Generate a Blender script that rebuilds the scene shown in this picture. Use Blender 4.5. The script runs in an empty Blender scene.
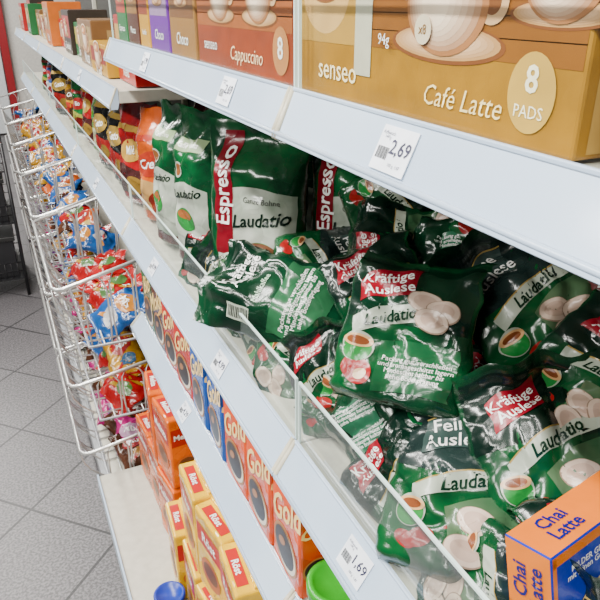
import bpy, bmesh, math, random
from mathutils import Vector, Matrix, noise
random.seed(7)
COL = bpy.context.scene.collection

# ---------------------------------------------------------------- materials
def mk(name, col, rough=0.5, metal=0.0, col2=None, nscale=40, bump=0.0, bscale=60, coat=0.0, spec=0.5, facet=0.0):
    m = bpy.data.materials.new(name); m.use_nodes = True
    nt = m.node_tree; p = nt.nodes["Principled BSDF"]
    p.inputs["Roughness"].default_value = rough
    p.inputs["Metallic"].default_value = metal
    p.inputs["Coat Weight"].default_value = coat
    p.inputs["Coat Roughness"].default_value = 0.12
    p.inputs["Specular IOR Level"].default_value = spec
    tc = nt.nodes.new("ShaderNodeTexCoord")
    nz = nt.nodes.new("ShaderNodeTexNoise"); nz.inputs["Scale"].default_value = nscale; nz.inputs["Detail"].default_value = 3
    nt.links.new(tc.outputs["Object"], nz.inputs["Vector"])
    mx = nt.nodes.new("ShaderNodeMix"); mx.data_type = 'RGBA'
    c2 = col2 if col2 else tuple(min(1, c*0.9) for c in col)
    mx.inputs[6].default_value = (*col, 1); mx.inputs[7].default_value = (*c2, 1)
    rp=nt.nodes.new("ShaderNodeMapRange"); rp.inputs[1].default_value=.38; rp.inputs[2].default_value=.62
    nt.links.new(nz.outputs["Fac"], rp.inputs[0]); nt.links.new(rp.outputs[0], mx.inputs[0])
    nt.links.new(mx.outputs[2], p.inputs["Base Color"])
    last=None
    if facet > 0:
        vo=nt.nodes.new("ShaderNodeTexVoronoi"); vo.inputs["Scale"].default_value=26
        nt.links.new(tc.outputs["Object"],vo.inputs["Vector"])
        s1=nt.nodes.new("ShaderNodeVectorMath"); s1.operation='SUBTRACT'; s1.inputs[1].default_value=(.5,.5,.5)
        s2=nt.nodes.new("ShaderNodeVectorMath"); s2.operation='SUBTRACT'
        d=nt.nodes.new("ShaderNodeVectorMath"); d.operation='DOT_PRODUCT'
        nt.links.new(vo.outputs["Color"],s1.inputs[0]); nt.links.new(tc.outputs["Object"],s2.inputs[0]); nt.links.new(vo.outputs["Position"],s2.inputs[1])
        nt.links.new(s1.outputs[0],d.inputs[0]); nt.links.new(s2.outputs[0],d.inputs[1])
        b=nt.nodes.new("ShaderNodeBump"); b.inputs["Strength"].default_value=1; b.inputs["Distance"].default_value=facet
        nt.links.new(d.outputs["Value"],b.inputs["Height"]); last=b
    if bump > 0:
        n2 = nt.nodes.new("ShaderNodeTexNoise"); n2.inputs["Scale"].default_value = bscale; n2.inputs["Detail"].default_value = 2
        n2.inputs["Distortion"].default_value = 0.9
        nt.links.new(tc.outputs["Object"], n2.inputs["Vector"])
        b = nt.nodes.new("ShaderNodeBump"); b.inputs["Strength"].default_value = bump; b.inputs["Distance"].default_value = 0.008
        if last: nt.links.new(last.outputs["Normal"], b.inputs["Normal"])
        nt.links.new(n2.outputs["Fac"], b.inputs["Height"]); last=b
    if last: nt.links.new(last.outputs["Normal"], p.inputs["Normal"])
    return m
_mc = {}
def foil(col, col2=None):
    k = ('f', col, col2)
    if k not in _mc: _mc[k] = mk("foil_film", col, 0.20, 0.0, col2, 11, 0.36, 18, 0.12, .5, .28)
    return _mc[k]
def ink(col):
    k = ('i', col)
    if k not in _mc: _mc[k] = mk("printed_ink", col, 0.27, 0.0, None, 30, 0.30, 18, 0.08, .45, .24)
    return _mc[k]
def pink(col):
    k = ('p', col)
    if k not in _mc: _mc[k] = mk("printed_ink", col, 0.34, 0.0, None, 30, spec=.35)
    return _mc[k]
def card(col, col2=None):
    k = ('c', col, col2)
    if k not in _mc: _mc[k] = mk("printed_carton", col, 0.34, 0.0, col2, 25, 0.05, 80, 0.08, .35)
    return _mc[k]
WHITE=(.82,.82,.79); RED=(.22,.002,.012); DG=(.0008,.011,.0055); G=(.0018,.056,.014); LG=(.012,.18,.03); BLACK=(.012,.012,.012)
M_rail = mk("rail_plastic", (.42,.52,.64), .28, 0, (.37,.47,.60), 5, 0, 40, .3)
M_railtrim = mk("rail_trim_plastic", (.42,.39,.29), .4)
M_shelf = mk("shelf_enamel", (.52,.50,.42), .4)
M_back = mk("back_panel_enamel_shaded", (.035,.035,.032), .5)  # pale panel coloured near-black: shade inside the shelf is put into the colour
M_wire = mk("basket_wire_chrome", (.66,.66,.64), .28, .7)
M_rim = mk("basket_rim_grey", (.36,.37,.39), .4, .3)
M_blackw = mk("black_wire", (.012,.012,.014), .4)
M_paper = mk("paper_white", (.74,.78,.85), .5)
def clear_plastic(lo,hi,haze):
    m = bpy.data.materials.new("clear_plastic"); m.use_nodes=True; nt=m.node_tree
    for n in list(nt.nodes):
        if n.type!='OUTPUT_MATERIAL': nt.nodes.remove(n)
    out=[n for n in nt.nodes if n.type=='OUTPUT_MATERIAL'][0]
    tr=nt.nodes.new("ShaderNodeBsdfTransparent"); tr.inputs[0].default_value=(.95,.98,.965,1)
    gl=nt.nodes.new("ShaderNodeBsdfGlossy"); gl.inputs["Roughness"].default_value=.05
    df=nt.nodes.new("ShaderNodeBsdfDiffuse"); df.inputs[0].default_value=(.7,.8,.8,1)
    tc=nt.nodes.new("ShaderNodeTexCoord"); mp=nt.nodes.new("ShaderNodeMapping"); mp.inputs["Scale"].default_value=(1,3,9)
    nz=nt.nodes.new("ShaderNodeTexNoise"); nz.inputs["Scale"].default_value=2.2
    nt.links.new(tc.outputs["Object"],mp.inputs[0]); nt.links.new(mp.outputs[0],nz.inputs[0])
    rp=nt.nodes.new("ShaderNodeMapRange"); rp.inputs[1].default_value=.42; rp.inputs[2].default_value=.68; rp.inputs[3].default_value=lo; rp.inputs[4].default_value=hi
    m1=nt.nodes.new("ShaderNodeMixShader"); m2=nt.nodes.new("ShaderNodeMixShader"); m2.inputs[0].default_value=haze
    nt.links.new(nz.outputs[0],rp.inputs[0]); nt.links.new(rp.outputs[0],m1.inputs[0]); nt.links.new(tr.outputs[0],m1.inputs[1]); nt.links.new(gl.outputs[0],m1.inputs[2])
    nt.links.new(m1.outputs[0],m2.inputs[1]); nt.links.new(df.outputs[0],m2.inputs[2]); nt.links.new(m2.outputs[0],out.inputs[0])
    return m
M_clear = clear_plastic(.06,.34,.05)
M_clear2 = clear_plastic(.01,.10,.006)
M_edge = mk("plastic_edge", (.6,.74,.70), .2, 0, None, 5,0,40,.5)

def floor_mat():
    m = bpy.data.materials.new("floor_tiles"); m.use_nodes=True; nt=m.node_tree; p=nt.nodes["Principled BSDF"]
    tc=nt.nodes.new("ShaderNodeTexCoord"); mp=nt.nodes.new("ShaderNodeMapping")
    mp.inputs["Rotation"].default_value=(0,0,math.radians(45)); mp.inputs["Location"].default_value=(.04,.12,0)
    br=nt.nodes.new("ShaderNodeTexBrick"); br.offset=0; br.inputs["Scale"].default_value=1
    br.inputs["Brick Width"].default_value=.34; br.inputs["Row Height"].default_value=.34; br.inputs["Mortar Size"].default_value=.0045
    br.inputs["Color1"].default_value=(.112,.106,.112,1); br.inputs["Color2"].default_value=(.094,.088,.094,1); br.inputs["Mortar"].default_value=(.016,.016,.018,1)
    nz=nt.nodes.new("ShaderNodeTexNoise"); nz.inputs["Scale"].default_value=130
    rp=nt.nodes.new("ShaderNodeValToRGB"); rp.color_ramp.elements[0].position=.40; rp.color_ramp.elements[0].color=(.55,.55,.55,1); rp.color_ramp.elements[1].position=.62; rp.color_ramp.elements[1].color=(1.4,1.4,1.4,1)
    mx=nt.nodes.new("ShaderNodeMix"); mx.data_type='RGBA'; mx.blend_type='MULTIPLY'; mx.inputs[0].default_value=1
    nt.links.new(tc.outputs["Object"],mp.inputs[0]); nt.links.new(mp.outputs[0],br.inputs[0]); nt.links.new(tc.outputs["Object"],nz.inputs[0])
    nt.links.new(nz.outputs["Fac"],rp.inputs[0]); nt.links.new(br.outputs["Color"],mx.inputs[6]); nt.links.new(rp.outputs[0],mx.inputs[7])
    nt.links.new(mx.outputs[2],p.inputs["Base Color"]); p.inputs["Roughness"].default_value=.42
    return m

# ---------------------------------------------------------------- text cache
_tc={}
def text_geo(s, bold=0.012, shear=0.0):
    k=(s,bold,shear)
    if k in _tc: return _tc[k]
    cu=bpy.data.curves.new("t",'FONT'); cu.body=s; cu.align_x='CENTER'; cu.align_y='CENTER'; cu.size=1; cu.resolution_u=2
    cu.offset=bold; cu.shear=shear; cu.space_line=.85
    ob=bpy.data.objects.new("t",cu); COL.objects.link(ob)
    dg=bpy.context.evaluated_depsgraph_get()
    me=bpy.data.meshes.new_from_object(ob.evaluated_get(dg))
    r=([tuple(v.co[:2]) for v in me.vertices],[tuple(p.vertices) for p in me.polygons])
    bpy.data.objects.remove(ob); bpy.data.curves.remove(cu); bpy.data.meshes.remove(me)
    _tc[k]=r; return r

class MB:
    def __init__(s): s.v=[]; s.f=[]; s.mi=[]; s.mats=[]; s.sm=[]
    def add(s, vs, fs, mat, smooth=False):
        if mat not in s.mats: s.mats.append(mat)
        i=s.mats.index(mat); o=len(s.v)
        s.v += [tuple(v) for v in vs]
        for f in fs: s.f.append(tuple(o+a for a in f)); s.mi.append(i); s.sm.append(smooth)
    def mesh(s,name):
        me=bpy.data.meshes.new(name); me.from_pydata(s.v,[],s.f)
        for m in s.mats: me.materials.append(m)
        me.polygons.foreach_set("material_index",s.mi); me.polygons.foreach_set("use_smooth",s.sm); me.update()
        return me
    def bbox(s,x0,x1,y0,y1,z0,z1,mat,r=0.002,seg=2):
        bm=bmesh.new(); bmesh.ops.create_cube(bm,size=1)
        bmesh.ops.scale(bm,vec=(x1-x0,y1-y0,z1-z0),verts=bm.verts)
        bmesh.ops.translate(bm,vec=((x0+x1)/2,(y0+y1)/2,(z0+z1)/2),verts=bm.verts)
        if r>0: bmesh.ops.bevel(bm,geom=bm.edges[:],offset=r,segments=seg,affect='EDGES',profile=.5)
        bm.verts.index_update()
        s.add([v.co[:] for v in bm.verts],[[v.index for v in f.verts] for f in bm.faces],mat); bm.free()
    def tube(s,pts,r,mat,n=6,closed=False):
        pts=[Vector(p) for p in pts]; N=len(pts); vs=[]; fs=[]
        for i,p in enumerate(pts):
            a=pts[i-1] if (i>0 or closed) else p; b=pts[(i+1)%N] if (i<N-1 or closed) else p
            d=(b-a).normalized(); up=Vector((0,0,1)) if abs(d.z)<.9 else Vector((1,0,0))
            x=d.cross(up).normalized(); y=x.cross(d)
            for k in range(n):
                t=2*math.pi*k/n; vs.append(p+r*(math.cos(t)*x+math.sin(t)*y))
        for i in range(N if closed else N-1):
            for k in range(n):
                j=(i+1)%N; fs.append((i*n+k,i*n+(k+1)%n,j*n+(k+1)%n,j*n+k))
        if not closed:
            fs.append(tuple(range(n))[::-1]); fs.append(tuple((N-1)*n+k for k in range(n)))
        s.add(vs,fs,mat,True)
    def revolve(s,prof,mat,n=28,c=(0,0)):
        vs=[];fs=[]
        for r,z in prof:
            for k in range(n):
                t=2*math.pi*k/n; vs.append((c[0]+r*math.cos(t),c[1]+r*math.sin(t),z))
        for i in range(len(prof)-1):
            for k in range(n): fs.append((i*n+k,i*n+(k+1)%n,(i+1)*n+(k+1)%n,(i+1)*n+k))
        s.add(vs,fs,mat,True)
    def rect(s,mp,cx,cz,w,h,rot,mat,off=.0012,step=.005,bow=0,arc=0,sk=0):
        nx=max(1,int(w/step)); nz=max(1,int(h/step)); c,sn=math.cos(math.radians(rot)),math.sin(math.radians(rot)); vs=[];fs=[]
        for j in range(nz+1):
            for i in range(nx+1):
                a=-w/2+w*i/nx; b=-h/2+h*j/nz+bow*math.sin(math.pi*2*i/nx)+arc*math.sin(math.pi*i/nx); a+=sk*b
                vs.append(mp(cx+a*c-b*sn,cz+a*sn+b*c,off))
        for j in range(nz):
            for i in range(nx):
                k=j*(nx+1)+i; fs.append((k,k+1,k+nx+2,k+nx+1))
        s.add(vs,fs,mat,True)
    def ell(s,mp,cx,cz,rx,rz,rot,mat,off=.0016,rings=4,n=28):
        c,sn=math.cos(math.radians(rot)),math.sin(math.radians(rot)); vs=[mp(cx,cz,off)];fs=[]
        for q in range(1,rings+1):
            for k in range(n):
                t=2*math.pi*k/n; a=rx*q/rings*math.cos(t); b=rz*q/rings*math.sin(t)
                vs.append(mp(cx+a*c-b*sn,cz+a*sn+b*c,off))
        for k in range(n): fs.append((0,1+k,1+(k+1)%n))
        for q in range(rings-1):
            for k in range(n):
                fs.append((1+q*n+k,1+(q+1)*n+k,1+(q+1)*n+(k+1)%n,1+q*n+(k+1)%n))
        s.add(vs,fs,mat,True)
    def text(s,mp,t,cx,cz,size,rot,mat,off=.002,bold=.012,shear=0,sx=1.0):
        vs,fs=text_geo(t,bold,shear); c,sn=math.cos(math.radians(rot)),math.sin(math.radians(rot))
        s.add([mp(cx+(a*sx*c-b*sn)*size,cz+(a*sx*sn+b*c)*size,off) for a,b in vs],fs,mat,True)

def obj(name,me,label=None,cat=None,group=None,parent=None,kind=None):
    o=bpy.data.objects.new(name,me); COL.objects.link(o)
    if label: o["label"]=label
    if cat: o["category"]=cat
    if group: o["group"]=group
    if kind: o["kind"]=kind
    if parent: o.parent=parent
    return o

# ---------------------------------------------------------------- bags
def sst(a,b,x):
    t=max(0,min(1,(x-a)/(b-a))); return t*t*(3-2*t)
class Bag:
    def __init__(s,w,h,t,style,seed,amp=.006,freq=22,ntop=.62,wob=1.0,fold=0.0):
        s.w,s.h,s.t,s.style,s.seed,s.amp,s.freq,s.ntop,s.wob,s.fold=w,h,t,style,seed,amp,freq,ntop,wob,fold
    def prof(s,v):
        if s.style=='stand':
            b=1.0 if v>.07 else math.sqrt(max(0,1-((.07-v)/.07)**2))
            top=1-.97*sst(s.ntop,.93,v)
            return b*top
        k=abs(2*v-1)
        if k>.9: return .03
        return .03+.97*(1-(k/.9)**2.6)**.75
    def P(s,u,v,side,off=0.0):
        u=max(-1,min(1,u)); v=max(0,min(1,v)); wb=s.wob
        pr=s.prof(v)
        wv=s.w/2*(1-.07*pr*(1 if s.style!='stand' else .6))
        if s.style=='stand': wv*= .9+.1*sst(0,.06,v)
        sd=s.seed*13.7
        ew=(noise.noise(Vector((sd,v*5,0)))*.06*s.w + noise.noise(Vector((sd,v*14,3)))*.03*s.w)*wb
        e=max(0,(1-abs(u)**3.0))**.6
        x=u*wv+ew*(u if u>0 else -abs(u)*.6)
        y=-side*s.t/2*pr*e
        p=Vector((x*s.freq,v*s.h*s.freq,sd+side*5))
        dd,_=noise.voronoi(p*.95+Vector((noise.noise(p*.7),noise.noise(p*.7+Vector((9,0,0))),0))*.6)
        cr=min(.55,dd[1]-dd[0])/.55
        rd=cr*.9-.3+(1-2.2*abs(noise.noise(p*1.4+Vector((7,3,1)))))*.35+noise.noise(p*.45)*.9
        seam=1-abs(u)**6
        d=s.amp*rd*seam*(.35+.65*min(1,pr*1.5))*(1+.6*sst(.6,.9,v))
        y-=side*d
        y+=wb*(noise.noise(Vector((x*12,v*3,sd)))*.02*(1-pr)+noise.noise(Vector((0,v*2.2,sd+2)))*.016+noise.noise(Vector((u*1.3,v*1.5,sd+6)))*.02)
        z=v*s.h + wb*(noise.noise(Vector((u*2.2,sd,1)))*.018*sst(.5,1,v))
        nrm=Vector((0,-side*off,0))
        if s.fold and v>.80:
            L=(v-.80)*s.h; k=min(1.0,(v-.80)/.10)*s.fold
            z0=.80*s.h; ang=k*(1 if s.seed%2 else -1)
            z=z0+(z-z0)*math.cos(ang); y+=L*math.sin(ang)
        if v>.95: y+=.0012*math.sin(v*s.h*2600)
        return Vector((x,y,z))+nrm
    def build(s,mb,mat,nu=40,nv=48,matback=None):
        for side in (1,-1):
            vs=[];fs=[]
            for j in range(nv+1):
                v=j/nv
                v=v if s.style!='stand' else (v**1.15)
                for i in range(nu+1):
                    u=math.sin(math.pi/2*(-1+2*i/nu)); vs.append(s.P(u,v,side))
            for j in range(nv):
                for i in range(nu):
                    k=j*(nu+1)+i; q=(k,k+1,k+nu+2,k+nu+1); fs.append(q if side==1 else q[::-1])
            mb.add(vs,fs,mat if side==1 or not matback else matback,True)
    def mp(s,side=1):
        def f(a,b,off): return s.P(side*a/(s.w/2)*1.0,b/s.h,side,off)
        return f

TXT1="Packung gut verschließen\nund aromageschützt lagern\nMindestens haltbar bis\nsiehe Bodenprägung"
SILV=(.33,.37,.30); MAR=(.07,.009,.009); FG=(.026,.048,.043)
def pad(mb,mp,x,z,i,s=1.0):
    mb.ell(mp,x,z,.0220*s,.0148*s,-12,ink((.26,.18,.13)),.0020+i*.0010); mb.ell(mp,x,z+.0006,.0207*s,.0136*s,-12,ink((.56,.43,.34)),.0024+i*.0010)
    mb.ell(mp,x,z+.001,.0145*s,.0092*s,-12,ink((.46,.33,.26)),.0027+i*.0010)
def pcup(mb,mp,x,z,s=1.0):
    mb.ell(mp,x,z,.020*s,.018*s,0,ink(SILV),.0018); mb.ell(mp,x,z-.002*s,.018*s,.015*s,0,ink(LG),.0024); mb.ell(mp,x,z+.007*s,.018*s,.0075*s,0,ink((.55,.32,.14)),.0030); mb.ell(mp,x,z+.007*s,.013*s,.005*s,0,ink((.18,.05,.015)),.0035)
def pad_bag(kind,seed,var=0):
    w,h,t=.172,.215,.054
    b=Bag(w,h,t,'stand',seed,.0125,19,.50,1.3,.8); mb=MB()
    top={'strong':(DG,(.001,.008,.005)),'fine':((.010,.022,.020),(.006,.013,.012)),'info':((.0012,.026,.010),DG)}[kind]
    b.build(mb,foil(G,(.001,.020,.008)),matback=foil((.001,.030,.011),DG))
    mp=b.mp(1)
    mb.rect(mp,0,.158,.162,.106,0,foil(*top),.0008)
    tilt=(14,22,8)[var]
    if kind=='info':
        mb.rect(mp,-.030,.158,.072,.042,18,ink(RED),.0018,arc=.002,sk=.35); mb.text(mp,"Kräftige\nAuslese",-.030,.158,.0205,18,ink(WHITE),.0027,.010,.08)
        for i,(x,z) in enumerate([(.020,.140),(.046,.130),(.034,.116)]): pad(mb,mp,x,z,i,1.05)
        mb.rect(mp,-.020,.108,.096,.024,20,ink(SILV),.0013,arc=.006); mb.text(mp,"Laudatio",-.020,.111,.0200,20,ink((.002,.022,.010)),.0040,.022,.30)
        pcup(mb,mp,-.052,.066,1.1)
        mb.ell(mp,-.046,.036,.022,.017,-20,ink((.26,.006,.008)),.0019); mb.ell(mp,-.040,.032,.010,.007,20,ink((.5,.35,.2)),.0025)
        mb.rect(mp,.026,.050,.098,.066,3,foil((.010,.085,.03),(.005,.05,.018)),.0013,arc=.004)
        mb.text(mp,TXT1,.026,.050,.0086,3,ink(WHITE),.0034,.0)
    else:
        mb.rect(mp,-.024,.155,.068,.040,tilt,ink(RED if kind!='fine' else FG),.0018,arc=.002,sk=.35)
        if kind=='fine': mb.rect(mp,-.024,.178,.072,.002,tilt,ink((.36,.24,.06)),.0018)
        mb.text(mp,("Kräftige\nAuslese" if kind!='fine' else "Feine\nAuslese"),-.024,.155,(.0195 if kind!='fine' else .022),tilt,ink(WHITE),.0027,.008,.08)
        mb.rect(mp,.008,.099,.126,.019,tilt-2,ink(SILV),.0013,arc=.008)
        mb.rect(mp,.008,.1095,.126,.0016,tilt-2,ink((.30,.20,.05)),.0015,arc=.008)
        mb.rect(mp,.036,.058,.078,.062,tilt,foil((.07,.12,.06),(.015,.065,.026)),.0011,arc=.006)
        mb.text(mp,"Laudatio",.008,.105,.0195,tilt,ink((.002,.022,.010)),.0023,.022,.30)
        pcup(mb,mp,-.048,.060,.95)
        mb.ell(mp,-.030,.036,.016,.010,25,ink((.24,.008,.008)),.0018)
        mb.ell(mp,-.046,.030,.014,.008,-15,ink((.24,.008,.008)),.0019)
        for i,(x,z) in enumerate([[(.016,.070),(.042,.058),(.020,.042),(.050,.034)],[(.024,.066),(.048,.050),(.020,.036)],[(.010,.060),(.036,.066),(.046,.040),(.018,.034)]][var]): pad(mb,mp,x,z,i)
    m2=b.mp(-1)
    mb.rect(m2,.0,.105,.07,.09,0,ink((.015,.10,.05)),.0014)
    mb.text(m2,TXT1,0,.13,.0085,0,ink(WHITE),.0026,.0); mb.text(m2,TXT1,0,.085,.0085,0,ink(WHITE),.0026,.0)
    return mb.mesh("pad_bag"),h
def back_bag(seed):
    w,h,t=.155,.265,.065
    b=Bag(w,h,t,'pillow',seed,.010,16); mb=MB(); b.build(mb,foil((.0018,.034,.012),DG),44,60); mp=b.mp(1)
    mb.rect(mp,.0,.08,.125,.085,0,foil((.016,.09,.036),(.008,.05,.02)),.0010); mb.text(mp,TXT1,0,.082,.0110,0,ink(WHITE),.0026,0)
    mb.text(mp,"Kräftige\nAuslese",.02,.195,.023,0,ink(WHITE),.0024,.012); mb.rect(mp,-.052,.175,.022,.04,0,ink(SILV),.0012)
    mb.text(mp,"Mahlkaffee",0,.15,.013,0,ink((.5,.7,.5)),.0024,0)
    for i in range(12): mb.rect(mp,-.052,.158+i*.003,.016,.0012 if i%3 else .0018,0,ink(BLACK),.002)
    return mb.mesh("pad_bag"),h
def bean_bag(kind,seed,w=.185):
    h,t=.325,.10
    b=Bag(w,h,t,'stand',seed,.0080,14,.72,.5); mb=MB(); b.build(mb,foil((.0025,.070,.018),(.0012,.024,.009)) ,44,60)
    mp=b.mp(1); SF=foil((.40,.43,.37),(.20,.25,.19))
    if kind=='espresso':
        mb.rect(mp,.014,.115,.154,.185,0,SF,.001,arc=.012)
        mb.rect(mp,-.046,.200,.036,.215,0,ink((.15,.002,.009)),.0018)
        mb.text(mp,"Espresso",-.046,.215,.038,90,ink(WHITE),.0028,.015)
        mb.text(mp,"Ganze Bohne",.030,.196,.0135,0,ink(BLACK),.0021,.0)
        mb.text(mp,"Laudatio",.026,.162,.033,8,ink(DG),.0024,.02,.30)
        mb.ell(mp,.03,.10,.036,.024,0,ink(LG),.0022); mb.ell(mp,.03,.112,.030,.011,0,ink((.15,.06,.03)),.0028)
    else:
        k=w/.185
        mb.rect(mp,.01,.105,.120*k,.150,0,SF,.001,arc=.014)
        mb.rect(mp,.0,.262,.11*k,.022,0,ink((.2,.28,.14)),.001)
        mb.text(mp,"Caffè Crema",.0,.262,.015*k,0,ink(WHITE),.0020,.0)
        mb.text(mp,"Laudatio",.01,.170,.028*k,8,ink(DG),.0022,.02,.30); mb.ell(mp,-.02,.215,.016,.016,0,ink(SILV),.0016); mb.ell(mp,-.02,.215,.012,.012,0,ink((.2,.07,.02)),.002)
        mb.ell(mp,0,.115,.038*k,.024,0,ink(LG),.0020); mb.ell(mp,0,.125,.030*k,.010,0,ink((.25,.08,.02)),.0026)
        mb.rect(mp,0,.030,.15*k,.022,0,ink(MAR),.0016)
    return mb.mesh("bean_bag"),h
def other_bag(c1,c2,c3,txt,seed,w=.20,h=.295,t=.095):
    b=Bag(w,h,t,'stand',seed,.009,15,.70,.6); mb=MB(); b.build(mb,foil(c1,tuple(x*.5 for x in c1)),30,38)
    mp=b.mp(1); mb.rect(mp,0,h*.25,w*.84,h*.28,0,ink(c2),.001,bow=.005); mb.ell(mp,0,h*.55,w*.36,h*.11,10,ink(c3),.0012)
    mb.text(mp,txt,0,h*.55,w*.17,8,ink(WHITE),.002,.02,.2); mb.ell(mp,w*.1,h*.22,w*.22,h*.09,0,ink(tuple(x*.5 for x in c3)),.0018); mb.rect(mp,0,h*.76,w*.8,h*.05,0,ink(c3),.0012)
    return mb.mesh("bag"),h

CAMU=Vector((.175,.381,.908))
def place(me,h,name,c,n,roll,label,cat,group=None,sc=1.0,upv=CAMU):
    n=Vector(n).normalized(); up=upv-upv.dot(n)*n; up.normalize()
    up=Matrix.Rotation(math.radians(-roll),3,n)@up
    ly=-n; lx=ly.cross(up); R=Matrix((lx,ly,up)).transposed()
    o=obj(name,me,label,cat,group)
    o.matrix_world=Matrix.Translation(Vector(c)-R@Vector((0,0,h*sc/2)))@R.to_4x4()@Matrix.Scale(sc,4)
    return o
ZUP=Vector((0,0,1))

KR=[pad_bag('strong',s,s-1) for s in (1,2,3)]; FE=[pad_bag('fine',s,s-4) for s in (4,5,6)]; INF=pad_bag('info',9,0); BB=back_bag(21)
GP="coffee pad bags piled on the shelf"
def kr(i,c,n,r,l,sc=.88): place(*KR[i],"coffee_pad_bag",c,n,r,l,"coffee bag",GP,sc)
def fe(i,c,n,r,l,sc=.88): place(*FE[i],"coffee_pad_bag",c,n,r,l,"coffee bag",GP,sc)
place(*INF,"coffee_pad_bag",(.415,.585,1.160),(-.66,-.50,.55),10,"green foil pad bag with red strong-roast label topping the pile","coffee bag",GP,.94)
fe(0,(.560,.555,1.180),(-.45,-.60,.62),-30,"dark green foil pad bag with mild-roast label leaning back",.98)
kr(0,(.40,.655,1.055),(-.72,-.42,.55),28,"green foil pad bag slumped under the top bag by riser")
fe(1,(.392,.425,1.055),(-.60,-.42,.72),10,"dark green pad bag with mild-roast label behind clear riser",1.0)
kr(1,(.475,.405,1.085),(-.42,-.42,.82),-14,"green foil pad bag with red label lying flat near tea carton",.93)
kr(2,(.56,.415,1.14),(-.55,-.35,.75),44,"green foil pad bag with red label tilted on the pile",.92)
kr(1,(.60,.90,1.21),(-.6,-.6,.5),68,"green foil pad bag lying sideways on the back pile")
fe(2,(.68,.70,1.22),(-.6,-.5,.6),50,"green foil pad bag with silver band at the pile back")
kr(2,(.485,.77,1.125),(-.60,-.5,.6),-26,"green foil pad bag with red label wedged mid pile",.85)
fe(1,(.50,.98,1.09),(-.5,-.5,.7),80,"green foil pad bag behind the lying bag")
kr(0,(.66,.50,1.14),(-.5,-.5,.7),-20,"green foil pad bag with red label half hidden")
fe(2,(.59,.72,1.17),(.5,.5,-.7),-10,"dark green pad bag turned back side out mid pile",.85)
kr(0,(.56,.83,1.16),(-.5,-.6,.6),-85,"green foil pad bag with red label near shelf back",.85)
kr(2,(.70,.34,1.22),(.6,.4,-.6),30,"green foil pad bag turned around near the shelf back",.9)
fe(0,(.72,.52,1.27),(-.6,-.5,.5),-60,"dark green pad bag high at the pile back",.85)
kr(0,(.71,.80,1.27),(.6,.5,-.5),100,"green foil pad bag turned around high at the back",.85)
fe(1,(.66,.98,1.24),(-.6,-.5,.4),-100,"dark green pad bag high beside the bean bags",.85)
place(*BB,"coffee_pad_bag",(.370,.895,1.075),(-.50,-.50,.70),-72,"dark green crumpled foil bag lying with back print up","coffee bag",GP,1.03)
for i,(src,y,z,r,n) in enumerate([(FE[0],.20,1.035,10,(-.7,-.2,.6)),(FE[2],.33,1.0,95,(-.8,-.2,.5)),(KR[2],.50,1.01,-55,(-.8,-.25,.5)),(FE[0],.585,1.03,34,(.85,.25,-.45)),(KR[1],.70,1.035,-18,(-.8,-.3,.5)),(FE[1],.80,1.01,70,(-.8,-.3,.5)),
                              (FE[2],.93,1.01,-30,(-.85,-.2,.4)),(KR[0],1.05,1.035,35,(-.8,-.3,.5)),(FE[0],1.17,1.02,-45,(-.8,-.3,.5)),(KR[2],1.29,1.02,20,(-.85,-.25,.4))]):
    nm="mild-roast" if src in FE else "strong-roast"
    place(*src,"coffee_pad_bag",(.368,y,z),n,r,"green foil pad bag with "+nm+" label leaning on the clear riser","coffee bag",GP,.76)
k=0
for (c,n,r) in [((.55,.28,1.03),(-.3,-.3,.9),60),((.62,.52,1.03),(-.2,-.3,.9),20),((.50,.60,1.03),(-.3,-.2,.9),100),((.60,.74,1.04),(-.3,-.2,.9),-50),
                ((.47,.78,1.03),(-.2,-.2,.95),170),((.62,.95,1.04),(-.3,-.4,.8),15),((.68,.38,1.14),(-.5,-.4,.7),-10),((.71,.56,1.20),(-.6,-.4,.6),10),
                ((.45,.27,1.05),(-.45,-.3,.9),-20),((.52,.20,1.08),(-.5,-.3,.8),30),((.62,.30,1.12),(-.5,-.4,.7),50),((.71,.85,1.15),(-.7,-.5,.5),-15),((.48,1.04,1.03),(-.5,-.4,.7),40),((.72,1.02,1.14),(-.7,-.5,.3),5),
                ((.45,.15,1.04),(-.45,-.3,.9),20),((.72,.25,1.15),(-.6,-.4,.6),-30)]:
    src=(KR+FE)[k%6]; k+=1
    place(*src,"coffee_pad_bag",c,n,r,"green foil coffee pad bag deeper in the pile","coffee bag",GP,.92)
db,hb=other_bag((.02,.012,.01),(.03,.02,.02),(.12,.02,.02),"Laudatio",31,.17,.22,.07)
place(db,hb,"coffee_bean_bag",(.645,.46,1.20),(-.6,-.5,.6),20,"dark brown coffee bean bag at the back of the pile","coffee bag","large coffee bean bags")
ES=bean_bag('espresso',11,.195); CC=bean_bag('crema',12,.16); CC2=bean_bag('crema',14,.15); ES2=bean_bag('espresso',15)
GB="large coffee bean bags"
def up(m,c,n,r,l,sc=1): place(m[0],m[1],"coffee_bean_bag",(c[0],c[1],.962+m[1]*sc/2),n,r,l,"coffee bag",GB,sc,ZUP)
up(ES,(.445,1.155),(-.78,-.62,.03),0,"tall green bean bag with red vertical banner reading Espresso",1.09)
up(CC,(.395,1.355),(-.97,-.35,.02),0,"tall green and silver bean bag standing upright",1.07)
up(CC2,(.385,1.525),(-.98,-.20,.02),1,"tall green and silver bean bag standing by espresso bag",1.05)
up(ES2,(.60,1.05),(-.78,-.62,.03),0,"tall green bean bag with red banner behind the pile",1.04)
up(CC,(.60,1.30),(-.8,-.5,.03),0,"tall green and silver bean bag in second row",1.05)
up(ES2,(.60,1.54),(-.9,-.4,.03),0,"tall green bean bag with banner in second row",1.0)
up(CC2,(.70,.84),(-.8,-.55,.03),0,"tall green bean bag at the shelf back")
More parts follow.
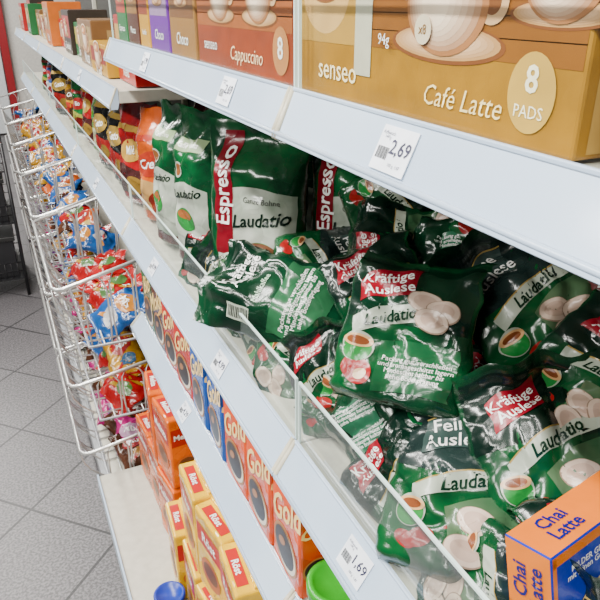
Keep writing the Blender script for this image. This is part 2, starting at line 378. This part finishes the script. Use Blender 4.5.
cols=[((.52,.08,.005),(.42,.24,.08),(.30,.025,.01),"Crema"),((.30,.005,.008),(.04,.010,.010),(.38,.22,.035),"Mild"),((.006,.006,.006),(.22,.010,.010),(.3,.19,.035),"Gusto"),
      ((.006,.09,.02),(.25,.25,.04),(.22,.010,.010),"Bio"),((.40,.20,.010),(.3,.02,.01),(.08,.04,.015),"Oro"),((.08,.22,.018),(.35,.35,.2),(.03,.17,.03),"Frisch"),((.02,.06,.24),(.45,.45,.45),(.3,.03,.03),"Fein")]
OB=[other_bag(*c,seed=40+i) for i,c in enumerate(cols)]
names=["orange","red","black","dark green","golden yellow","lime green","blue"]
for i,(ti,x,y,sc) in enumerate([(2,.60,1.74,1.04),(0,.40,1.72,1.02),(1,.385,1.93,1.0),(2,.390,2.16,1.0),(1,.60,1.95,1.04),(2,.385,2.42,1.0),(5,.40,2.68,.82),(1,.40,2.92,.98),(3,.385,3.2,.8),(4,.395,3.48,.84),(2,.385,3.78,.95),(3,.395,4.1,.8),(6,.385,4.45,.85),(3,.39,4.8,.85)]):
    m,h=OB[ti]
    place(m,h,"coffee_bag",(x,y,.962+h*sc/2),(-.95,-.1-.5*random.random(),.03),random.uniform(-3,3),names[ti]+" foil ground coffee bag standing on shelf","coffee bag","assorted coffee bags on the middle shelf",sc,ZUP)

# ---------------------------------------------------------------- shelving
XF,XB=.30,.80
def shelf(parent,y0,y1,zt,riser=True,dx=.02,dz=.045,rh=.095):
    g=.0015
    mb=MB(); mb.bbox(XF+.004,XB-.012,y0+g,y1-g,zt-.035,zt-.004,M_shelf,.002)
    for k in range(1,4):
        x=XF+k*.12; mb.bbox(x-.004,x+.004,y0+.02,y1-.02,zt-.042,zt-.034,M_shelf,.001)
    sb=obj("shelf_board",mb.mesh("shelf_board"),parent=parent)
    mb=MB(); prof=[(XF+.003,zt+.003),(XF-.002,zt+.001),(XF-dx,zt-dz+.003),(XF-dx-.003,zt-dz+.002),(XF-dx-.004,zt-dz-.003),(XF-dx+.001,zt-dz-.006),(XF-.002,zt-dz-.006),(XF+.003,zt-.034)]
    vs=[(x,y0+g,z) for x,z in prof]+[(x,y1-g,z) for x,z in prof]; n=len(prof)
    fs=[(i,(i+1)%n,n+(i+1)%n,n+i) for i in range(n)]+[tuple(range(n))[::-1],tuple(range(n,2*n))]
    mb.add(vs,fs,M_rail)
    mb.bbox(XF-.003,XF+.001,y0+g,y1-g,zt+.001,zt+.005,M_rail,.001)
    mb.tube([(XF-dx-.002,y0+g,zt-dz+.002),(XF-dx-.002,y1-g,zt-dz+.002)],.0028,M_rail)
    for yy in (y0+.004,y1-.004):
        mb.tube([(XF+.0,yy,zt+.004),(XF-dx-.001,yy,zt-dz+.004),(XF-dx-.001,yy,zt-dz-.005)],.0035,M_railtrim)
    obj("price_rail",mb.mesh("price_rail"),parent=sb)
    if riser:
        cm=M_clear if zt<1.2 else M_clear2
        mb=MB(); x=XF+.0055; mb.add([(x,y0+.004,zt-.003),(x,y1-.004,zt-.003),(x,y1-.004,zt+rh),(x,y0+.004,zt+rh)],[(0,1,2,3)],cm)
        mb.bbox(x-.0018,x+.0018,y0+.004,y1-.004,zt+rh,zt+rh+.003,M_edge,0)
        for yy in (y0+.004,y1-.0065): mb.bbox(x-.0018,x+.0018,yy,yy+.0025,zt,zt+rh,M_edge,0)
        obj("plastic_riser",mb.mesh("plastic_riser"),parent=sb)
def bay(y0,y1,shelves,base,label):
    e=obj("shelving_unit",None,label,"store shelf"); e.location=(0,0,0)
    mb=MB(); mb.bbox(XB-.01,XB+.01,y0+.002,y1-.002,.0,1.95,M_back,.001); obj("back_panel",mb.mesh("back_panel"),parent=e)
    for yy in (y0+.016,):
        mb=MB(); mb.bbox(XB-.035,XB-.011,yy-.014,yy+.014,0,1.95,M_shelf,.002); obj("upright",mb.mesh("upright"),parent=e)
    for z,r,dx,dz in shelves: shelf(e,y0,y1,z,r,dx,dz)
    if base:
        mb=MB(); mb.bbox(.105,XB-.04,y0+.003,y1-.003,.10,.13,M_shelf,.003); mb.bbox(.10,.106,y0+.003,y1-.003,.085,.138,M_rail,.001)
        mb.bbox(.14,.16,y0+.003,y1-.003,0,.10,M_rim,.002); obj("base_shelf",mb.mesh("base_shelf"),parent=e)
    else:
        mb=MB(); mb.bbox(.12,.15,y0+.003,y1-.003,.0,.07,M_rim,.002); mb.bbox(.15,XB-.04,y0+.003,y1-.003,.04,.07,M_shelf,.002); obj("base_shelf",mb.mesh("base_shelf"),parent=e)
YB=1.78; MIDS=(.965,True,.030,.046)
S3=[(1.43,True,.020,.044),MIDS,(.674,False,.034,.038)]
bay(YB-2.22,.67,S3,True,"white metal supermarket shelving unit holding the bag pile")
bay(.67,YB,S3,True,"white metal supermarket shelving unit with upright coffee bags")
for i in range(4): bay(YB+1.11*i,YB+1.11*(i+1),[(1.31,False,.020,.044),MIDS],False,"white metal shelving unit with wire baskets hung below")

def tag(y,zt,price,dx,dz,w=.050):
    d=Vector((dx,0,dz)).normalized(); n=Vector((-d.z,0,d.x)); c=Vector((XF-dx/2-.001,y,zt-dz/2+.001))+n*.0014
    def mp(a,b,off): return Vector((0,-a,0))+b*d+n*off
    mb=MB(); hh=min(.0185,math.hypot(dx,dz)/2-.004)
    vs=[mp(a,b,o) for o in (0,.0008) for a,b in ((-w/2,-hh),(w/2,-hh),(w/2,hh),(-w/2,hh))]
    mb.add(vs,[(3,2,1,0),(4,5,6,7),(0,1,5,4),(1,2,6,5),(2,3,7,6),(3,0,4,7)],M_paper)
    mb.text(mp,price,w*.18,.002,.0165,0,pink((.03,.03,.06)),.0014,.01)
    mb.text(mp,"Kaffeepads\n144 g",-w*.27,.011,.004,0,pink((.1,.1,.15)),.0014,0)
    for i in range(12):
        mb.rect(mp,-w*.42+i*.0014,-.004,.0006 if i%3 else .0010,.010,0,pink(BLACK),.0013,.02)
    mb.text(mp,"100 g  1,87",w*.18,-.012,.004,0,pink((.1,.1,.15)),.0014,0)
    o=obj("price_tag",mb.mesh("price_tag"),"white paper price tag reading "+price+" in shelf rail","price tag","price tags in the rails"); o.location=c
for y,p in ((.445,"2,69"),(.86,"2,69"),(1.35,"1,99")): tag(y,1.43,p,.020,.044)
for y,p in ((.467,"1,69"),(.95,"4,99"),(1.45,"8,99"),(2.3,"3,99"),(2.9,"2,99")): tag(y,.965,p,.030,.046)
for y,p in ((1.25,"4,29"),): tag(y,.674,p,.034,.038)
for y,p in ((2.4,"1,49"),(2.9,"1,79")): tag(y,1.31,p,.020,.044)

# ---------------------------------------------------------------- cartons on the top shelf
def carton(y0,y1,z0,z1,x0,depth,main,name,label,deco,group="pad cartons on the top shelf"):
    c=Vector((x0+depth/2,(y0+y1)/2,z0)); w=y1-y0; h=z1-z0
    mb=MB(); mb.bbox(-depth/2,depth/2,-w/2,w/2,0,h,main,.0025)
    mb.bbox(-depth/2+.004,depth/2-.004,-w*.48,w*.48,h-.0002,h+.001,main,.0004)
    def mp(a,b,off): return Vector((-depth/2-off,-a,b))
    def mps(a,b,off): return Vector((a,-w/2-off,b))
    deco(mb,mp,mps,w,h)
    o=obj(name,mb.mesh(name),label,"coffee carton",group); o.location=c; return o
GOLD=(.29,.135,.004); GOLD2=(.46,.27,.06)
def cup(mb,mp,x,z,s,coffee=(.42,.17,.06)):
    mb.ell(mp,x,z-.34*s,.88*s,.18*s,0,pink((.16,.05,.012)),.0005)
    for i in range(5):
        t=i/4; mb.ell(mp,x-.04*s*t,z-(.33-.02*t)*s,(.82-.30*t)*s,(.155-.07*t)*s,0,pink((.42+.2*t,.22+.16*t,.08+.14*t)),.0006+.0001*i)
    mb.ell(mp,x,z-.30*s,.42*s,.08*s,0,pink((.22,.10,.04)),.0011)
    mb.ell(mp,x+.66*s,z+.02*s,.2*s,.18*s,0,pink((.5,.3,.15)),.0012); mb.ell(mp,x+.66*s,z+.02*s,.11*s,.1*s,0,pink((.15,.05,.012)),.0013)
    for i in range(7):
        t=i/6; mb.ell(mp,x-.14*s*t,z+.05*s*t,(.62-.40*t)*s,(.45-.20*t)*s,0,pink((.30+.44*t,.12+.46*t,.04+.40*t)),.0014+.0001*i)
    mb.ell(mp,x,z+.28*s,.60*s,.2*s,0,pink((.75,.58,.42)),.0023); mb.ell(mp,x,z+.27*s,.54*s,.17*s,0,pink((.18,.05,.015)),.0025); mb.ell(mp,x,z+.265*s,.48*s,.145*s,0,pink(coffee),.0027); mb.ell(mp,x-.06*s,z+.268*s,.34*s,.105*s,5,pink(tuple(min(1,c*1.4) for c in coffee)),.0029); mb.ell(mp,x-.1*s,z+.27*s,.20*s,.06*s,10,pink((.74,.54,.35)),.0031)
def deco_latte(mb,mp,mps,w,h):
    for i in range(10):
        t=i/9; mb.rect(mp,0,.054+(h-.058)*(t+.05)*.95,w*.985,(h-.056)*.11,0,pink((.20-.10*t,.07-.05*t,.006)),.0003,.2)
    mb.rect(mp,-.13,.052+.045,.14,.09,0,pink((.36,.20,.03)),.0004,.2)
    mb.ell(mp,-.14,.10,.050,.040,0,pink((.5,.30,.10)),.0005); mb.ell(mp,-.14,.108,.040,.020,0,pink((.18,.06,.012)),.0007); mb.ell(mp,-.14,.108,.030,.013,0,pink((.55,.32,.14)),.0009)
    mb.rect(mp,-.062,.082,.030,.11,0,pink((.42,.40,.30)),.0009,.2)
    cup(mb,mp,.058,.088,.080); cup(mb,mp,.172,.10,.05)
    mb.text(mp,"94g",-.022,.060,.013,0,pink(WHITE),.0038,.0)
    mb.ell(mp,.035,.070,.011,.011,0,pink((.6,.5,.36)),.0036); mb.text(mp,"x8",.035,.070,.010,0,pink((.2,.1,.03)),.004)
    mb.text(mp,"senseo",-.112,.027,.029,0,pink((.9,.74,.42)),.001,.004)
    mb.text(mp,"Café Latte",.084,.022,.0225,0,pink((.9,.68,.3)),.001,-.002,.28)
    mb.ell(mp,.157,.036,.0215,.0255,0,pink((.48,.29,.05)),.0009)
    mb.text(mp,"8",.157,.044,.024,0,pink((.92,.84,.6)),.0014,.02); mb.text(mp,"PADS",.157,.024,.0115,0,pink((.92,.84,.6)),.0014,.0)
    mb.rect(mps,0,h/2,.13,h*.96,0,pink((.42,.24,.05)),.0006,.2); mb.text(mps,"Café Latte",0,.03,.02,0,pink((.9,.8,.55)),.001)
carton(.292,.690,1.429,1.62,.318,.15,card(GOLD,(.24,.11,.003)),"coffee_pad_carton","gold coffee pad carton printed with latte cups and 8 pads",deco_latte)
def deco_capp(mb,mp,mps,w,h):
    for i in range(8):
        t=i/7; mb.rect(mp,0,.058+(h-.064)*(t+.06)*.93,w*.98,(h-.06)*.14,0,pink((.28-.14*t,.075-.045*t,.014)),.0003,.2)
    cup(mb,mp,-.07,.095,.07,(.5,.32,.2)); cup(mb,mp,.08,.095,.07,(.5,.32,.2))
    mb.text(mp,"senseo",-.12,.030,.023,0,pink(WHITE),.001,.004); mb.text(mp,"Cappuccino",.03,.023,.026,0,pink((.9,.6,.34)),.001,0,.28)
    mb.ell(mp,.15,.036,.024,.027,0,pink((.42,.17,.05)),.0009); mb.text(mp,"8",.15,.038,.034,0,pink(WHITE),.0014,.02)
carton(.712,1.085,1.429,1.62,.32,.15,card((.24,.035,.006),(.19,.028,.005)),"coffee_pad_carton","terracotta coffee pad carton printed with cappuccino cups",deco_capp)
def deco_plain(c2,txt):
    def f(mb,mp,mps,w,h):
        mb.rect(mp,0,h*.62,w*.9,h*.5,0,pink(c2),.0003,.2); cup(mb,mp,0,h*.6,w*.3); mb.text(mp,txt,0,h*.17,w*.17,0,pink(WHITE),.001,.01,.2)
        mb.rect(mps,0,h*.5,.06,h*.6,0,pink(c2),.0006,.2)
    return f
for (a,b,c,c2,t,l) in [(.05,.27,(.30,.22,.14),(.4,.3,.2),"Classic","pale tan"),(1.10,1.26,(.26,.12,.025),(.15,.06,.02),"Choco","tan"),(1.272,1.42,(.12,.008,.26),(.26,.16,.3),"Choco","purple"),(1.432,1.52,(.50,.24,.008),(.22,.035,.012),"Vanille","yellow"),(1.532,1.65,(.07,.018,.010),(.24,.11,.025),"Mocca","dark brown"),(1.66,1.775,(.01,.12,.03),(.4,.04,.02),"Espresso","green and red")]:
    carton(a,b,1.429,1.60,.32,.14,card(c),"coffee_pad_carton",l+" coffee pad carton on the top shelf",deco_plain(c2,t))
yy=YB+.03
pal=[((.34,.008,.008),(.45,.26,.05),"Keks","red"),((.42,.22,.010),(.22,.02,.01),"Mais","yellow"),((.16,.08,.03),(.3,.2,.08),"Nuss","brown cardboard"),((.010,.11,.03),(.4,.3,.06),"Snack","green"),((.03,.02,.015),(.36,.03,.03),"Zwieback","dark"),((.34,.008,.008),(.35,.3,.25),"Tee","red"),((.45,.11,.01),(.3,.2,.1),"Milch","orange")]
i=0
while yy<5.9:
    w=.20+.18*random.random(); c,c2,t,l=pal[i%7]; hh=.08+.16*random.random()
    carton(yy,yy+w,1.309,1.309+hh,.325+.05*random.random(),.16,card(c),"snack_carton",l+" snack carton on the shelf above the baskets",deco_plain(c2,t),"snack cartons above the baskets"); yy+=w+.03*random.random()+.012; i+=1

def chai():
    L,D,H=.15,.046,.125
    r=Vector((.985,.17,0)).normalized(); l=Vector((-.17,.985,0))
    mb=MB(); blue=card((.002,.022,.34),(.002,.018,.28)); mb.bbox(0,L,0,D,-H,0,blue,.0015)
    org=pink((.62,.14,.001)); top=lambda a,b,off: Vector((a,b,off)); fr=lambda a,b,off: Vector((a,-off,b)); sd=lambda a,b,off: Vector((-off,D-a,b))
    navy=pink((.005,.008,.13))
    mb.rect(top,L/2,D/2,L-.002,D-.002,0,org,.0004,.5); mb.text(top,"Chai\nLatte",.042,D/2,.0185,0,navy,.001,.02)
    mb.rect(fr,L/2,-.006,L-.002,.010,0,org,.0004,.5); mb.rect(fr,.0035,-H/2,.005,H-.004,0,org,.0004,.5)
    mb.rect(sd,D/2,-H/2,D-.002,H-.002,0,pink((.62,.15,.001)),.0004,.5)
    mb.text(sd,"Chai\nLatte",D/2,-.036,.019,90,navy,.001,.02); mb.text(fr,"MILDER GENUSS\nmit feinen Gewürzen",.055,-.026,.0085,0,pink(WHITE),.001,.01)
    mb.ell(fr,.07,-.075,.040,.026,0,pink((.7,.5,.3)),.0012); mb.ell(fr,.07,-.066,.032,.012,0,pink((.45,.2,.06)),.0016)
    o=obj("tea_latte_carton",mb.mesh("tea_latte_carton"),"orange and blue chai latte carton lying on the bag pile","tea carton")
    R=Matrix((r,l,Vector((0,0,1)))).transposed().to_4x4()
    o.matrix_world=Matrix.Translation((.341,.264,1.116))@R@Matrix.Rotation(math.radians(-2),4,'Y')@Matrix.Rotation(math.radians(-12),4,'X')
chai()

# ---------------------------------------------------------------- vacuum bricks
def brick(c1,c2,txt,w=.088,h=.165,d=.06,tcol=WHITE,style='cup',seed=0):
    mb=MB(); m=foil(c1,tuple(x*.75 for x in c1)); mb.bbox(-d/2,d/2,-w/2,w/2,0,h,m,.006,3)
    mb.bbox(-.006,.006,-w/2+.004,w/2-.004,h-.002,h+.006,m,.002)
    def mp(a,b,off): return Vector((-d/2-off,-a,b))
    def mps(a,b,off): return Vector((a,-w/2-off,b))
    def mpt(a,b,off): return Vector((b,-a,h+off))
    for q,ww in ((mp,w),(mps,d)):
        if style=='cup':
            mb.rect(q,0,h*.88,ww*.8,h*.12,0,pink(c2),.0006,.5); mb.text(q,txt,0,h*.60,ww*.56,26 if q is mp else 0,pink(tcol),.0014,.02,.55)
            mb.ell(q,0,h*.25,ww*.42,ww*.38,0,pink((.35,.14,.03)),.0006); mb.ell(q,ww*.02,h*.245,ww*.36,ww*.32,0,pink((.7,.62,.5)),.0009); mb.ell(q,-ww*.02,h*.26,ww*.345,ww*.30,0,pink((.02,.012,.01)),.0012); mb.ell(q,-ww*.10,h*.29,ww*.13,ww*.07,30,pink((.30,.12,.04)),.0015)
        else:
            mb.rect(q,0,h*.74,ww*.86,h*.24,0,pink(c2),.0006,.5); mb.text(q,txt,0,h*.74,ww*.26,0,pink(tcol),.0012,.03); mb.ell(q,0,h*.34,ww*.34,ww*.28,0,pink((.45,.10,.02)),.0008); mb.ell(q,0,h*.36,ww*.25,ww*.17,0,pink((.12,.04,.015)),.0012); mb.text(q,"500g",ww*.2,h*.1,ww*.14,0,pink(BLACK),.0012,.01)
    if style=='b':
        mb.rect(mpt,0,-d*.27,w*.7,d*.26,0,pink(c2),.0006,.5); mb.text(mpt,txt,0,-d*.27,w*.15,0,pink(tcol),.001,.03)
    return mb.mesh("coffee_brick")
bw=dict(w=.115,h=.225,d=.065,tcol=(.88,.60,.20))
BR={'orange':brick((.62,.060,.003),(.6,.15,.02),"Gold",**bw),'blue':brick((.008,.07,.32),(.12,.24,.4),"Gold",**bw),'red':brick((.42,.010,.006),(.45,.08,.015),"Gold",**bw),'green':brick((.015,.09,.025),(.3,.2,.04),"Bio",**bw),'brown':brick((.08,.025,.012),(.3,.14,.04),"Mokka",**bw)}
seq=['orange','orange','orange','blue','blue','red','red','brown','green']
y=.71
random.seed(3)
for s in seq:
    for row in (0,1):
        o=obj("coffee_brick",BR[s],s+" vacuum-packed ground coffee brick on lower shelf","coffee pack","vacuum coffee bricks on the lower shelf")
        o.location=(.334+row*.082,y,.671); o.rotation_euler=(0,0,math.radians(random.uniform(-4,4)))
    y+=.120
    if y>YB-.05: break
BO=brick((.68,.11,.002),(.38,.012,.008),"Melitta",.13,.215,.085,style='b'); BY=brick((.80,.46,.001),(.45,.012,.010),"Röst",.13,.215,.085,style='b')
for mesh,nm,x0,ys in ((BO,"orange",.285,(1.69,1.555,1.42)),(BY,"yellow",.270,(1.26,1.12,.985,.85))):
    for yk in ys:
        for row in (0,1):
            for lv in (0,1):
                if lv and (yk>1.6 or (nm=="yellow" and yk>1.2)): continue
                o=obj("coffee_brick",mesh,nm+" ground coffee pack stacked on the base shelf","coffee pack","stacked packs on the base shelf"); o.location=(x0+row*.10+.012*lv+random.uniform(-.008,.008),yk,.131+lv*.222); o.rotation_euler=(0,0,math.radians(random.uniform(-8,8)))
DGp=brick((.008,.055,.02),(.35,.25,.05),"Bio",.11,.15,.07,style='b')
o=obj("coffee_brick",DGp,"dark green ground coffee pack on the base shelf","coffee pack","stacked packs on the base shelf"); o.location=(.185,.98,.131)
def jar(x,y,z,c,l,h=.085,r=.036):
    mb=MB(); mb.revolve([(0,0),(r*.92,0),(r,.004),(r,h*.72),(r*.9,h*.8),(0,h*.8)],card(tuple(q*.7+.1 for q in c)))
    o=obj("coffee_jar",mb.mesh("coffee_jar"),l,"jar"); o.location=(x,y,z)
    mb=MB(); mb.revolve([(r*1.02,h*.78),(r*1.06,h*.79),(r*1.06,h*.97),(r*1.0,h),(r*.85,h),(r*.82,h-.003),(0,h-.003)],mk("jar_lid_plastic",c,.3)); obj("lid",mb.mesh("lid"),parent=o)
jar(.185,1.16,.131,(.006,.03,.33),"small round jar with blue lid on the base shelf")
jar(.335,.60,.671,(.02,.28,.010),"round coffee jar with bright green lid",.085,.042)
jar(.335,.50,.671,(.02,.28,.010),"round coffee jar with bright green lid",.085,.042)

# ---------------------------------------------------------------- wire baskets
def basket(w,h,dp):
    mb=MB(); r=.0030; fb=.075; hf=h*.72
    n=max(3,int(w/.13))
    def F(yy,t):
        return (fb*(1-t)**1.6-.010*math.sin(math.pi*t),yy,hf*t)
    for i in range(n):      # U-shaped front loops
        ya=.02+(w-.04)*i/n; yb=ya+(w-.04)/n; m=(ya+yb)/2; q=(yb-ya)*.43
        L=[(dp-.01,m-q*.75,0),(fb,m-q*.75,0)]+[F(m-q*(.75+.25*math.sin(math.pi*t)),t) for t in (.2,.4,.6,.8)]+[F(m-q*.6,.97),F(m,1.0),F(m+q*.6,.97)]+[F(m+q*(.75+.25*math.sin(math.pi*t)),t) for t in (.8,.6,.4,.2)]+[(fb,m+q*.75,0),(dp-.01,m+q*.75,0)]
        mb.tube(L,r,M_wire,6)
    for yy in (.006,w-.006):      # rounded side loops
        K=3
        for i in range(K):
            a0=fb+(dp-.01-fb)*(i+.12)/K; a1=fb+(dp-.01-fb)*(i+.88)/K; am=(a0+a1)/2; hq=(a1-a0)/2
            zt=hf+(h-hf)*(am/dp)
            L=[(a0,yy,0)]+[(am+hq*(-1.15),yy,zt*t) for t in (.3,.6,.8)]+[(am-hq*.7,yy,zt*.94),(am,yy,zt),(am+hq*.7,yy,zt*.94)]+[(am+hq*1.15,yy,zt*t) for t in (.8,.6,.3)]+[(a1,yy,0)]
            mb.tube(L,r,M_wire,6)
    for i in range(1,5):
        x=fb+(dp-.01-fb)*i/5; mb.tube([(x,.006,0),(x,w-.006,0)],r,M_wire,5)
    mb.tube([(fb,.003,0),(fb,w-.003,0),(dp-.01,w-.003,0),(dp-.01,.003,0)],.0045,M_rim,8,True)
    me=mb.mesh("wire_basket")
    mb=MB(); L=[(0,.03,hf),(0,w-.03,hf),(.010,w-.010,hf),(.03,w,hf+.004),(dp,w,h),(dp,0,h),(.03,0,hf+.004),(.010,.010,hf)]
    mb.tube(L,.006,M_wire,8,True)
    return me,mb.mesh("rim")
BK=[basket(.71,.19,.31),basket(.71,.19,.31),basket(.71,.27,.31)]
TI=[(.075,0),(.325,1),(.585,2)]
def candy(c1,c2,c3,seed,txt="Mix"):
    b=Bag(.13,.175,.034,'pillow',seed,.011,26,wob=1.4); mb=MB(); b.build(mb,foil(c1,tuple(x*.5 for x in c1)),20,26)
    for sd in (1,-1):
        mp=b.mp(sd); mb.ell(mp,0,.115,.042,.030,10,ink(c2),.0018,3,16); mb.ell(mp,.012,.055,.030,.022,-10,ink(c3),.0018,3,16); mb.text(mp,txt,0,.115,.030,8,ink(WHITE),.003,.03); mb.rect(mp,-.02,.04,.03,.012,30,ink(c2),.0018)
    return mb.mesh("candy_bag")
CD=[("red",candy((.34,.006,.008),(.4,.22,.015),(.05,.12,.03),51)),("yellow",candy((.48,.24,.010),(.28,.012,.012),(.03,.1,.2),52)),("green",candy((.025,.12,.015),(.3,.3,.08),(.26,.02,.05),53)),
    ("pink",candy((.42,.012,.16),(.35,.2,.3),(.10,.012,.2),54)),("blue",candy((.010,.07,.25),(.4,.15,.015),(.4,.4,.4),55)),("orange",candy((.42,.08,.010),(.25,.015,.015),(.4,.3,.08),56)),("brown",candy((.07,.025,.012),(.25,.02,.02),(.25,.12,.03),57)),("purple",candy((.17,.015,.27),(.4,.08,.3),(.35,.25,.08),58))]
for bi in range(6):
    y0=YB+.01+bi*.74
    for z,ti in TI:
        me,rm=BK[ti]; o=obj("wire_basket",me,"chrome wire basket partly filled with candy bags under shelf","wire basket","wire candy baskets"); o.location=(.065,y0,z)
        c=obj("rim",rm,parent=o)
        nb={0:6,1:6,2:6}[ti]
        for q in range(nb):
            cn,cm=random.choice([CD[0],CD[1],CD[0],CD[5],CD[6],CD[1],CD[4]] if ti!=0 else [CD[3],CD[7],CD[3],CD[6]])
            p=(.065+.185+.03*random.random(), y0+.11+.48*((q*.37)%1), z+.030+.016*(q%3)+.006*random.random())
            n=(random.uniform(-.5,.0),random.uniform(-.5,.1),.9)
            place(cm,.175,"candy_bag",p,n,random.uniform(-90,90),cn+" glossy candy bag lying in a wire basket","candy bag","candy bags in the baskets",1.1)

# ---------------------------------------------------------------- dark wire display opposite
e=obj("display_rack",None,"black wire display rack with low tiers on the tiled floor","display rack"); e.location=(-.25,3.95,0)
for x in (-.26,.26):
    for y in (-.25,.25):
        mb=MB(); mb.tube([(x,y,0),(x,y,.85)],.009,M_blackw,8); obj("post",mb.mesh("post"),parent=e)
for z in (.10,.42,.70):
    mb=MB(); mb.bbox(-.26,.26,-.25,.25,z,z+.008,M_blackw,0)
    for zz in (z+.05,z+.1):
        mb.tube([(-.26,-.25,zz),(.26,-.25,zz),(.26,.25,zz),(-.26,.25,zz)],.003,M_blackw,6,True)
    for i in range(17):
        t=-.26+.52*i/16; mb.tube([(t,-.25,z),(t,-.25,z+.1)],.002,M_blackw,5)
        t=-.25+.5*i/16; mb.tube([(.26,t,z),(.26,t,z+.1)],.002,M_blackw,5)
    obj("tier",mb.mesh("tier"),parent=e)
place(CD[0][1],.175,"candy_bag",(-.08,3.82,.775),(-.3,-.7,.6),10,"red glossy candy bag on a black wire rack","candy bag","bags on the black rack",1.0)
place(CD[0][1],.175,"candy_bag",(-.10,4.02,.785),(-.2,-.7,.7),-30,"red glossy candy bag on a black wire rack","candy bag","bags on the black rack",1.0)
for z in (.108,.428):
    mb=MB(); mb.bbox(-.23,.23,-.22,.22,0,.22,card((.015,.015,.017)),.004); mb.bbox(-.24,.24,-.23,.23,.21,.235,card((.02,.02,.02)),.004)
    o=obj("storage_box",mb.mesh("storage_box"),"black lidded box on the wire display rack","box"); o.location=(-.25,3.95,z)

# ---------------------------------------------------------------- room
def plane(name,vs,mat):
    mb=MB(); mb.add(vs,[(0,1,2,3)],mat); return obj(name,mb.mesh(name),kind="structure")
plane("floor",[(-4,-2,0),(3,-2,0),(3,9,0),(-4,9,0)],floor_mat())
M_wall=mk("wall_paint",(.7,.68,.63),.7)
plane("wall_north",[(-4,9,0),(3,9,0),(3,9,3.2),(-4,9,3.2)],M_wall)
plane("wall_east",[(3,-2,0),(3,9,0),(3,9,3.2),(3,-2,3.2)],M_wall)
M_redf=mk("red_frame_paint",(.30,.008,.015),.35)
mb=MB(); mb.bbox(.22,.31,8.9,8.99,0,2.4,M_redf,.005); mb.bbox(-1.3,-1.2,8.9,8.99,0,2.4,M_redf,.005); mb.bbox(-1.3,.31,8.9,8.99,2.4,2.5,M_redf,.005)
obj("door_1",mb.mesh("door_1"),kind="structure")
mb=MB(); mb.bbox(-1.19,.21,8.93,8.97,.02,2.39,mk("door_panel",(.7,.73,.75),.3),.004); obj("door_2",mb.mesh("door_2"),kind="structure")

# ---------------------------------------------------------------- lights
w=bpy.data.worlds.new("w"); bpy.context.scene.world=w; w.use_nodes=True
w.node_tree.nodes["Background"].inputs[0].default_value=(.90,.96,1,1); w.node_tree.nodes["Background"].inputs[1].default_value=.09
def area(loc,sx,sy,pw,rot,col=(1,.97,.91)):
    l=bpy.data.lights.new("fluorescent_light",'AREA'); l.shape='RECTANGLE'; l.size=sx; l.size_y=sy; l.energy=pw; l.color=col
    o=bpy.data.objects.new("fluorescent_light",l); COL.objects.link(o); o.location=loc; o.rotation_euler=rot
for y in (-.9,.7,2.3,3.9,5.5,7.3):
    area((-.62,y,2.7),.14,1.3,76,(0,math.radians(-18),0))
for y in (-.4,1.6):
    area((-2.0,y,2.5),.16,1.3,58,(0,math.radians(-50),0))

# ---------------------------------------------------------------- camera
th=math.radians(24.7); p=math.radians(24.8)
R=Vector((math.cos(th),-math.sin(th),0)); F=Vector((math.sin(th)*math.cos(p),math.cos(th)*math.cos(p),-math.sin(p))); U=R.cross(F)
cd=bpy.data.cameras.new("camera"); cam=bpy.data.objects.new("camera",cd); COL.objects.link(cam)
cam.matrix_world=Matrix.Translation((0,0,1.52))@Matrix((R,U,-F)).transposed().to_4x4()
cd.sensor_width=36; cd.lens=36*650/600; cd.clip_start=.02
bpy.context.scene.camera=cam
